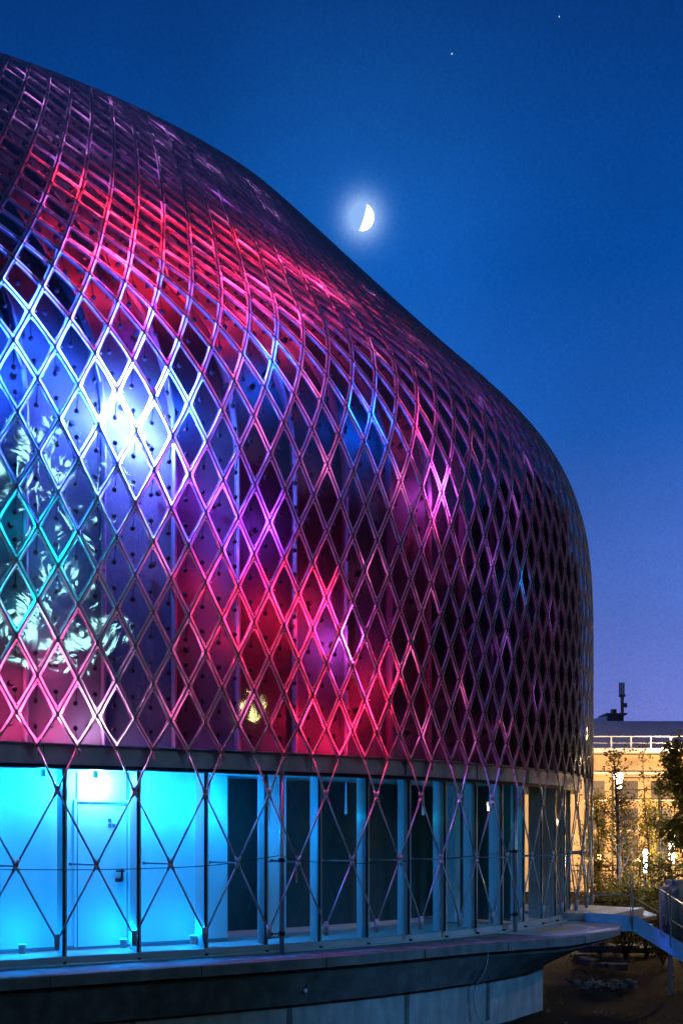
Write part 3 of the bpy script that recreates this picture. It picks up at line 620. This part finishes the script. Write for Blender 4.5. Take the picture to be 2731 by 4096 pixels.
# debris heaps under the deck
def slabpile(name, label, spec, cat='rubble'):
    mb = MB(); c0 = None
    for px_, py_, Y_, sx, sy, sz2, rz in spec:
        c = at(px_, py_, Y_); c0 = c0 or c
        mb.box(c, (sx, sy, sz2), rz)
    o = mb.build(name, M['debris'], None, loc=tuple(c0))
    md = o.modifiers.new('b', 'BEVEL'); md.width = .02; md.segments = 2
    return tag(o, label, cat)
slabpile('concrete_ledge', 'long low concrete ledge with a lit edge under the deck and stair', [(2430, 3795, 30, 1.9, .5, .22, .05), (2560, 3800, 30.4, 1.5, .5, .18, -.1)], 'ledge')
slabpile('broken_slab', 'pale broken concrete slab lying left in the dark soil under the deck', [(2362, 3848, 27, .42, .4, .16, .5), (2340, 3836, 27.2, .3, .3, .1, 0)])
slabpile('broken_slab', 'pale broken concrete slab lying right in the dark soil below the stair', [(2470, 3868, 26.5, .5, .35, .17, -.1), (2415, 3862, 26.8, .3, .3, .12, .6)])
slabpile('rubble_heap', 'small heap of rubble on the soil in front of the broken slabs', [(2300 + rng.uniform(0, 260), 3925 + rng.uniform(0, 30), 23.5 + rng.uniform(-.4, .4), rng.uniform(.05, .2), rng.uniform(.05, .2), rng.uniform(.04, .1), rng.uniform(0, 3)) for _ in range(40)])
b = MB(); 
for _ in range(160):
    x, y = rng.uniform(2, 14), rng.uniform(14, 34); r_ = rng.uniform(.015, .05) ; b.ball((x, y, gz(x, y) - .12 + r_ * .3), r_, 5, 3, sc_=(1, rng.uniform(.6, 1.3), .6))
st_ = b.build('stones', M['slab_dark']); tag(st_, 'scattered small stones over the dark building site ground', 'stones', kind='stuff')
q = [at(x, y, Y) for x, y, Y in ((2285, 3885, 24.5), (2320, 3880, 24.6), (2358, 3905, 24.4), (2368, 3922, 24.1), (2330, 3934, 23.9), (2285, 3930, 24.0), (2262, 3915, 24.2))]
cable(q, .022, 'thick black cable curled in a loop on the ground below the deck')
q = [at(x, y, Y) for x, y, Y in ((2370, 3609, 29), (2450, 3607, 29), (2560, 3603, 29), (2640, 3598, 29), (2690, 3596, 29), (2760, 3604, 29))]
cable(q, .035, 'heavy black cable strung level through the trees behind the deck')

# ------------------------------------------------------------------ planting
def tree(name, label, base, height, lean=0, leaves=900, spread=.9, lm='leaf_brown', tr=.06, start=.3, lsize=.05, forks=1, group='young trees behind the deck', seed=0, droop=0):
    rg_ = np.random.default_rng(seed + 100); base = Vector(base); o = thing(name, label, 'tree', group=group, loc=tuple(base))
    tb = MB(); tips = []
    for fk in range(forks):
        ang = rg_.uniform(0, 6.28); p = base.copy(); d = Vector((lean + (rg_.uniform(-.16, .16) if forks > 1 else 0), rg_.uniform(-.05, .05), 1)).normalized(); pts = [p.copy()]; rad = [tr]
        n_ = 12
        for k in range(n_):
            d = (d + Vector((rg_.normal(0, .035), rg_.normal(0, .035), .03))).normalized(); p = p + d * height / n_; pts.append(p.copy()); rad.append(tr * (1 - .85 * (k + 1) / n_))
        tb.tube(pts, rad, 7)
        for k in range(int(n_ * start), n_ + 1):
            for _ in range(3):
                a = rg_.uniform(0, 6.28); L_ = spread * height * .17 * (1.25 - .8 * (k / n_)) * rg_.uniform(.5, 1.2)
                q_ = pts[k].copy(); dd = Vector((math.cos(a), math.sin(a), rg_.uniform(.2, 1.0) - droop)).normalized(); bp_ = [q_.copy()]
                for s2 in range(4):
                    dd = (dd + Vector((rg_.normal(0, .15), rg_.normal(0, .15), .06 - droop * .2))).normalized(); q_ = q_ + dd * L_ / 4; bp_.append(q_.copy()); tips.append((q_.copy(), s2))
                    if s2 in (1, 2):
                        e_ = q_ + Vector((rg_.normal(0, .3), rg_.normal(0, .3), rg_.uniform(0, .3))) * L_ * .6; tb.tube([q_, e_], [rad[k] * .12 + .004, .003], 3, cap=False); tips.append((e_, 3))
                tb.tube(bp_, [rad[k] * .35 + .005] + [rad[k] * .2 + .004] * 3 + [.003], 4, cap=False)
    kid(tb, 'trunk', M['bark'], o, True)
    lb = MB(); T_ = len(tips)
    if leaves:
        for _ in range(leaves):
            c, s2 = tips[rg_.integers(T_)]; c = c + Vector(rg_.normal(0, .10 + .03 * spread, 3)); a = Vector(rg_.normal(0, 1, 3)).normalized(); b2 = a.cross(Vector(rg_.normal(0, 1, 3))).normalized(); s3 = lsize * rg_.uniform(.6, 1.4)
            lb.add([c - a * s3, c + b2 * s3 * .55, c + a * s3, c - b2 * s3 * .55], [(0, 1, 2, 3)])
        kid(lb, 'crown', M[lm], o)
    return o
def gxy(px_, Y): return ((px_ - CXP) / F_PX * Y, Y, -.15)
tree('slender_tree', 'tall slender tree with dark trunk and thin brown leaves directly right of the pavilion corner', gxy(2466, 31), 6.3, leaves=1500, spread=1.0, tr=.12, seed=1, start=.25)
tree('slender_tree', 'short leafy tree lit yellow against the pavilion corner', gxy(2400, 34), 5.0, leaves=2600, spread=1.25, lm='leaf_yellow_lit', tr=.05, seed=2, start=.3, lsize=.055)
tree('slender_tree', 'thin sapling with sparse brown leaves right of the dark trunk', gxy(2519, 32), 4.9, leaves=800, spread=.8, tr=.045, seed=3)
tree('slender_tree', 'thin bare sapling between the dark trunk and the forked tree', gxy(2545, 33), 4.6, leaves=500, spread=.7, tr=.04, seed=4)
tree('slender_tree', 'forked young tree of several thin stems beside the tall white lamp', gxy(2622, 31), 5.6, leaves=1100, spread=.95, tr=.055, seed=5, forks=3, start=.35)
tree('slender_tree', 'leaning sapling behind the dark trunk with brown leaves low down', gxy(2487, 35), 4.4, lean=-.05, leaves=1100, spread=.9, tr=.04, seed=6)
tree('slender_tree', 'thin tall sapling reaching the roof ledge at the far right', gxy(2620, 37), 7.3, leaves=450, spread=.5, tr=.05, seed=7)
tree('bushy_tree', 'dense dark green tree filling the right edge of the photo', gxy(2728, 28), 6.2, leaves=6500, spread=1.6, lm='leaf_green', tr=.09, seed=8, start=.36, lsize=.062, droop=.25)
tree('slender_tree', 'sapling with yellow brown leaves in front of the garden wall', gxy(2590, 39), 5.0, leaves=1300, spread=1.0, lm='leaf_yellow_lit', tr=.04, seed=9)
def bush(label, px_, Y, r_, n_, lm, seed):
    rg_ = np.random.default_rng(seed); c0 = Vector(gxy(px_, Y)); o = thing('shrub', label, 'shrub', group='shrubs behind the deck', loc=tuple(c0)); sb = MB(); lb = MB()
    for _ in range(26):
        a = rg_.uniform(0, 6.28); e = c0 + Vector((math.cos(a) * r_ * rg_.uniform(.3, 1.1), math.sin(a) * r_ * rg_.uniform(.3, 1), r_ * rg_.uniform(1.2, 2.4))); m2 = (c0 + e) / 2 + Vector((0, 0, .2)); sb.tube([c0, m2, e], [.012, .008, .003], 3, cap=False)
        for _ in range(n_ // 26):
            t = rg_.uniform(.35, 1.05); c = c0.lerp(e, t) + Vector(rg_.normal(0, .13, 3)); a_ = Vector(rg_.normal(0, 1, 3)).normalized(); b2 = a_.cross(Vector(rg_.normal(0, 1, 3))).normalized(); s3 = .05 * rg_.uniform(.6, 1.4)
            lb.add([c - a_ * s3, c + b2 * s3 * .5, c + a_ * s3, c - b2 * s3 * .5], [(0, 1, 2, 3)])
    kid(sb, 'stems', M['bark'], o); kid(lb, 'foliage', M[lm], o)
bush('loose brown shrub behind the deck nearest the pavilion', 2400, 30, 1.0, 1800, 'leaf_brown', 31)
bush('dark shrub behind the bend of the pale stair side', 2500, 29, 1.0, 2400, 'leaf_green', 32)
bush('green shrub at the foot of the tall white lamp', 2585, 29.5, 1.0, 2400, 'leaf_green', 33)
bush('low shrub by the grey cabinet at the right edge', 2650, 28, .8, 1800, 'leaf_green', 34)
bush('brown shrub low behind the dark tree trunk', 2455, 33, 1.1, 1800, 'leaf_brown', 35)
b = MB()
for _ in range(2600):
    x, y = rng.uniform(2.2, 12), rng.uniform(15, 30); 
    if math.sin(x * 1.7) * math.sin(y * .9) < .2: continue
    z0 = gz(x, y) - .13; h3 = rng.uniform(.05, .2); a = rng.uniform(0, 6.28); dx, dy = math.cos(a) * .01, math.sin(a) * .01
    b.add([(x - dx, y - dy, z0), (x + dx, y + dy, z0), (x + rng.normal(0, .05), y + rng.normal(0, .05), z0 + h3)], [(0, 1, 2)])
tag(b.build('grass', M['leaf_green']), 'sparse weeds and grass over the dark site ground', 'grass', kind='stuff')

# garden fence
fn = thing('garden_fence', 'metal fence of thin upright bars behind the trees', 'fence', loc=(11, 38, 0)); YF = 38.
b = MB(); xa, xb = 8.0, 17.
for y_ in (3462, 3484): z_ = at(0, y_, YF).z; b.box(((xa + xb) / 2, YF, z_), (xb - xa, .05, .05))
z_ = .25; b.box(((xa + xb) / 2, YF, z_), (xb - xa, .05, .05)); kid(b, 'rails', M['dark_metal'], fn)
b = MB(); zt = at(0, 3470, YF).z
x = xa
while x < xb: b.box((x, YF + .04, zt / 2 + .1), (.022, .022, zt)); x += .14
kid(b, 'bars', M['dark_metal'], fn)
for x in np.arange(xa, xb, 2.2): b = MB(); b.box((x, YF, zt / 2), (.07, .07, zt + .15)); kid(b, 'fence_post', M['dark_metal'], fn)

# lamps on the far side
def street_lamp(label, px_, ytop, Y, headlen, col, e, power, name='street_lamp', rad=.05):
    t_ = at(px_, ytop, Y); o = thing(name, label, 'lamp', loc=(t_.x, Y, 0)); b = MB(); b.tube([(t_.x, Y, 0), (t_.x, Y, t_.z - headlen)], [.05, .035], 8); kid(b, 'pole', M['dark_metal'], o, True)
    b = MB(); b.tube([(t_.x, Y, t_.z - headlen), (t_.x, Y, t_.z)], rad, 10); b.ball((t_.x, Y, t_.z - .1), rad * 1.5, 12, 8); kid(b, 'lamp_head', emit('lamp_glow', col, e), o, True)
    point_light('lamp_light', (t_.x, Y + rad + .25, t_.z - headlen / 2), col, power * 12, .25); return o
street_lamp('glaring warm lamp high before the tan building', 2473, 3098, 41, .62, (1, .80, .55), 14, 260, rad=.14)
street_lamp('tall slim white tube lamp on a pole among the saplings', 2580, 3400, 30, .72, (.75, .82, 1), 14, 25, rad=.055)
street_lamp('warm bright lamp low behind the green tree at the right', 2686, 3335, 40, 1.25, (1, .86, .62), 9, 160, rad=.11)
for nm, px_, ytop, Y, pw, lab in (('garden_lamp', 2395, 3430, 43, 420, 'low yellow garden lamp close behind the pavilion corner'), ('garden_lamp', 2560, 3440, 46, 300, 'low orange garden lamp behind the forked tree'), ('garden_lamp', 2700, 3430, 46, 300, 'low orange garden lamp behind the green tree'), ('garden_lamp', 3300, 3300, 50, 900, 'unseen lamp added past the right edge to warm the reflections'), ('garden_lamp', 3900, 3300, 50, 900, 'unseen lamp added farther past the right edge to warm the reflections')):  # last two are unseen, added to light the facade for warm reflections
    t_ = at(px_, ytop, Y); o = thing(nm, lab, 'lamp', group='garden lamps', loc=(t_.x, Y, 0)); b = MB(); b.tube([(t_.x, Y, 0), (t_.x, Y, t_.z - .1)], .04, 8); kid(b, 'pole', M['dark_metal'], o)
    b = MB(); b.ball(t_, .12, 10, 8); kid(b, 'globe', emit('globe_glow', (1, .62, .2), 10), o, True)
    point_light('garden_light', t_ + Vector((0, .3, .3)), (1, .60, .22), pw * 8.5, .2)

for x_, y_, z_, lab in ((17.6, 41, 7.4, 'tall unseen lamp added for glints past the right edge, nearest the tan building'), (20.5, 42, 8.6, 'tallest unseen lamp added for glints past the right edge'), (18.4, 35, 6.6, 'unseen lamp added for glints past the right edge, nearest the camera')):  # unseen lamps, added for warm glints in the panels at the right edge
    o = thing('street_lamp', lab, 'lamp', loc=(x_, y_, 0)); b = MB(); b.tube([(x_, y_, 0), (x_, y_, z_)], [.07, .04], 8); kid(b, 'pole', M['dark_metal'], o)
    b = MB(); b.ball((x_, y_, z_), .3, 12, 8); kid(b, 'lamp_head', emit('glint_lamp_glow', (1, .66, .30), 70), o, True)
t_ = (11.6, 21.5, 4.6); o = thing('fill_lamp', 'unseen fill lamp on a pole, added past the right edge beside the stair', 'lamp', loc=(11.6, 21.5, 0)); b = MB(); b.tube([(11.6, 21.5, 0), t_], .04, 8); kid(b, 'pole', M['galv'], o)  # added to brighten the front of the tree and the stair
b = MB(); b.ball(t_, .1, 10, 8); kid(b, 'bulb', emit('fill_glow', (1, .75, .5), 12), o, True); point_light('fill_light', (11.5, 21.6, 4.5), (1, .74, .5), 200, .12)
# far building
YB = 60.
fb = thing('tan_apartment_building', 'long tan building with white roof railing and ledges lit orange behind the trees', 'building', loc=(30, YB, 0))
def zz(y, Y=YB): return at(0, y, Y).z
b = MB(); b.box((30, YB + 6, zz(3020) / 2), (60, 12, zz(3020))); kid(b, 'wall', M['tan'], fb)
b = MB(); b.box((30, YB + 5.7, (zz(2997) + zz(3016)) / 2), (61, 12.8, zz(2997) - zz(3016))); kid(b, 'roof_slab', M['white_paint'], fb)
b = MB(); b.box((30, YB - .2, zz(3096)), (60, .5, .14)); kid(b, 'ledge', M['white_paint'], fb)
b = MB(); P = [(0, YB + 3, zz(3000)), (60, YB + 3, zz(3000)), (60, YB + 9, zz(2885, YB + 9)), (0, YB + 9, zz(2885, YB + 9))]; b.add(P + [(x, y + 6, z) for x, y, z in P], [(0, 1, 2, 3), (3, 2, 6, 7), (0, 3, 7, 4), (1, 5, 6, 2)]); kid(b, 'attic_roof', M['roofgrey'], fb)
b = MB()
b.box((30, YB - .3, zz(2949)), (60, .05, .06)); b.box((30, YB - .3, zz(2975)), (60, .03, .03))
for x in np.arange(2, 58, 1.24): b.box((x, YB - .3, (zz(2949) + zz(2997)) / 2), (.09, .05, zz(2949) - zz(2997)))
kid(b, 'roof_railing', M['white_paint'], fb)
for r_, (y0, y1) in enumerate(((3125, 3200), (3235, 3320), (3355, 3440))):
    for k in range(5):
        x0 = 15.9 + k * 2.1; b = MB(); b.box((x0, YB - .03, (zz(y0) + zz(y1)) / 2), (1.25, .08, zz(y0) - zz(y1))); wn = kid(b, 'window', M['winglass'], fb)
        b = MB(); b.box((x0, YB - .1, zz(y1) - .05), (1.5, .2, .08)); s5 = b.build('sill', M['white_paint'], wn)
b = MB()
for y_ in (3112, 3160, 3196, 3270, 3345, 3390): b.box((22, YB - 6.5, zz(y_, YB - 6.5)), (14, .05, .06))
for x in np.arange(15.2, 28, 2.6): b.box((x, YB - 6.5, zz(3112, YB - 6.5) / 2), (.1, .1, zz(3112, YB - 6.5)))
tr_ = b.build('trellis', M['dark_metal'], None, loc=(22, YB - 6.5, 0)); tag(tr_, 'tall frame of dark posts and level wires before the tan building', 'trellis')
for x_, lab in ((20.1, 'bright small lamp on the roof edge under the white railing'), (13.0, 'unseen roof edge lamp added behind the pavilion corner')):  # the second lamp is hidden, added to brighten the attic roof
    o = thing('ledge_lamp', lab, 'lamp', loc=(x_, YB - .8, zz(3000))); b = MB(); b.ball((x_, YB - .85, zz(3000)), .16, 8, 6, sc_=(1.8, 1, .8)); kid(b, 'bulb', emit('ledge_glow', (1, .85, .65), 8), o)
    point_light('terrace_light', (x_, YB - 1.4, zz(2990) + .8), (1, .74, .52), 260, .2)
# rooftop
rh = thing('rooftop_plant_room', 'small white and dark plant room on the far roof', 'plant room', loc=(20, 72, 9)); YR = 74.
b = MB(); a_ = at(2366, 2888, YR); c_ = at(2427, 2865, YR); b.add([a_ + Vector((0, 0, -.5)), (c_.x, YR, a_.z - .5), (c_.x, YR, c_.z), (a_.x, YR, c_.z - .25), (a_.x, YR + 2, a_.z - .5), (c_.x, YR + 2, a_.z - .5), (c_.x, YR + 2, c_.z), (a_.x, YR + 2, c_.z - .25)], [(0, 1, 2, 3), (5, 4, 7, 6), (3, 2, 6, 7), (1, 5, 6, 2), (4, 0, 3, 7)]); kid(b, 'white_side', M['white_paint'], rh)
b = MB(); a_ = at(2428, 2888, YR); c_ = at(2494, 2860, YR); b.box(((a_.x + c_.x) / 2, YR + 1, (a_.z + c_.z) / 2 - .2), (c_.x - a_.x, 2, c_.z - a_.z + .4)); b.box((at(2462, 0, YR).x, YR + .9, c_.z + .05), (at(2500, 0, YR).x - at(2415, 0, YR).x, 2.3, .12)); b.box((at(2468, 0, YR).x, YR + 1, at(0, 2845, YR).z), (.35, .5, .5)); kid(b, 'dark_side', M['dark_metal'], rh)
an = thing('antenna_mast', 'phone antenna mast of upright panels on the far plant room', 'antenna', loc=tuple(at(2488, 2857, YR)))
b = MB(); b.tube([at(2488, 2870, YR), at(2488, 2782, YR)], .13, 8); b.tube([at(2488, 2788, YR), at(2488, 2780, YR)], .26, 10); kid(b, 'pole', M['dark_metal'], an)
for x in (2478, 2486, 2494): b = MB(); b.box(at(x, 2757, YR), (.1, .14, 1.0)); kid(b, 'antenna_panel', M['dark_metal'], an)
b = MB(); b.box(at(2499, 2822, YR), (.28, .25, .32)); b.tube([at(2488, 2822, YR), at(2499, 2822, YR)], .04, 6); kid(b, 'equipment_box', M['dark_metal'], an)

# grey cabinet at the right edge
cb = thing('site_cabin', 'grey rounded metal cabin cut by the right edge behind the stair', 'cabin', loc=tuple(at(2760, 3800, 25)))
me = bpy.data.meshes.new('cabin'); import bmesh
bm = bmesh.new(); bmesh.ops.create_cube(bm, size=1); c_ = at(2760, 3650, 25.5)
for v_ in bm.verts: v_.co = Vector((v_.co.x * 1.35, v_.co.y * 1.3, v_.co.z * 1.7)) + c_
bmesh.ops.bevel(bm, geom=bm.edges[:], offset=.18, segments=5, affect='EDGES'); bm.to_mesh(me); bm.free(); me.materials.append(M['cabinet'])
o = bpy.data.objects.new('cabin_body', me); COL.objects.link(o); o.parent = cb; o.matrix_parent_inverse = Matrix.Translation(-cb.location)
for p_ in me.polygons: p_.use_smooth = True
b = MB(); q = at(2735, 3640, 25.5); b.box((q.x, 24.84, q.z), (.5, .03, 1.2)); kid(b, 'cabin_door', M['dark_metal'], cb)

# unseen mast added right of the camera; heads placed for glints in the glass
fm = thing('glint_mast', 'tall unseen lamp mast added right of the camera for glints in the glass', 'floodlight', loc=(10, 0, 0))
b = MB(); b.tube([(10, 0, 0), (10, 0, 16.5)], [.12, .07], 10)
for z_ in (9.9, 10.4, 11.0, 11.3, 12.3): b.tube([(5.4, 0, z_), (10.2, 0, z_)], .04, 8)
kid(b, 'pole', M['galv'], fm)
for x, z_, r_ in ((5.6, 10.4, .44), (6.7, 9.9, .32), (7.5, 10.5, .36), (5.9, 11.3, .30), (8.6, 11.0, .22), (6.9, 12.3, .24)):
    b = MB(); b.ball((x, .2, z_), r_, 12, 8); kid(b, 'glint_head', emit('glint_glow', (.34, .80, .80), 40), fm, True)
o = thing('street_lamp', 'unseen yellow lamp added behind the camera to the right for a glint', 'lamp', loc=(17.4, .4, 0)); b = MB(); b.tube([(17.4, .4, 0), (17.4, .4, 8.6)], [.07, .05], 8); kid(b, 'pole', M['dark_metal'], o)  # unseen, added for the small yellow glint low in the glass
b = MB(); b.ball((17.4, .4, 8.8), .36, 12, 8); kid(b, 'lamp_head', emit('yellow_glow', (.9, .85, .35), 34), o, True)
# unseen wood added around the open side to darken the glass reflections
wr = np.random.default_rng(5); b = MB()
for k in range(34):
    a = R(50) - k * R(8.6); d_ = wr.uniform(26, 32); x, y = d_ * math.cos(a), d_ * math.sin(a) + 6
    if x < -20: continue
    for q_ in range(12):
        r_ = wr.uniform(2.4, 4.0); c = (x + wr.normal(0, 1.9), y + wr.normal(0, 1.5), 1.2 + q_ * wr.uniform(1.1, 1.75)); n0 = b.k
        b.ball(c, r_, 14, 9); 
        for m_ in range(n0, b.k): v_ = b.v[m_]; f_ = 1 + wr.normal(0, .10); b.v[m_] = tuple(c[t_] + (v_[t_] - c[t_]) * f_ for t_ in range(3))
tag(b.build('woodland', M['wood']), 'unseen belt of dense trees added around the open side to darken reflections', 'woodland', kind='stuff')
fl = bpy.data.lights.new('fill_beam', 'SPOT'); fl.energy = 7500; fl.color = (.07, .40, 1.0); fl.spot_size = R(32); fl.spot_blend = .8; fl.shadow_soft_size = .5  # added fill on slab, base wall and stair; no lamp stands here
fo = bpy.data.objects.new('fill_beam', fl); COL.objects.link(fo); fo.location = (13.6, -.6, 12.6); fo.rotation_euler = (Vector((3.6, 19, -2.2)) - fo.location).to_track_quat('-Z', 'Y').to_euler()
# ------------------------------------------------------------------ moon and stars
DM = 900.; mc = Vector((0, 0, EYE)) + MOON * DM; mr_ = DM * 46.5 / F_PX * math.cos(math.atan((HOR - 868) / F_PX)) ** 1
mo = bpy.data.materials.new('moon_surface'); mo.use_nodes = True; t = mo.node_tree; t.nodes.clear()
o = N(t, 'ShaderNodeOutputMaterial'); e = N(t, 'ShaderNodeEmission'); g = N(t, 'ShaderNodeNewGeometry'); dt = N(t, 'ShaderNodeVectorMath', operation='DOT_PRODUCT')
sd = Vector((.92, 0, -.38)); sd = (sd - MOON * sd.dot(MOON)).normalized(); sd = (sd * 1.0 + MOON * .11).normalized(); dt.inputs[1].default_value = sd
t.links.new(g.outputs['Normal'], dt.inputs[0]); m2 = N(t, 'ShaderNodeMapRange'); m2.inputs['From Min'].default_value = -.01; m2.inputs['From Max'].default_value = .10
m2.inputs['To Min'].default_value = 0; m2.inputs['To Max'].default_value = 1; t.links.new(dt.outputs['Value'], m2.inputs[0])
mxc = N(t, 'ShaderNodeMix', data_type='RGBA'); mxc.inputs['A'].default_value = (.27, .48, .93, 1); mxc.inputs['B'].default_value = (3, 3, 3, 1)  # sunlit and dark halves drawn into the emission colour
t.links.new(m2.outputs[0], mxc.inputs['Factor']); t.links.new(mxc.outputs['Result'], e.inputs[0]); t.links.new(e.outputs[0], o.inputs[0])
b = MB(); b.ball(mc, mr_, 48, 32); ob = b.build('moon', mo, None, True, loc=tuple(mc)); tag(ob, 'bright waxing half moon with a bluish halo in the dusk sky', 'moon')
for px_, py_, s_, lab in ((1807, 213, 2.6, 'brightest star high in the sky above the moon'), (2236, 64, 2.0, 'faint star near the top right of the sky')):
    c = Vector((0, 0, EYE)) + direction(px_, py_) * DM; b = MB(); b.ball(c, DM * s_ / F_PX, 8, 6); ob = b.build('star', emit('star_glow', (.8, .9, 1), .7), None, loc=tuple(c)); tag(ob, lab, 'star')

sc.cycles.transparent_max_bounces = 16; sc.cycles.max_bounces = 8; sc.cycles.diffuse_bounces = 3; sc.cycles.glossy_bounces = 3
sc.cycles.sample_clamp_indirect = 4; sc.cycles.caustics_reflective = False; sc.cycles.caustics_refractive = False
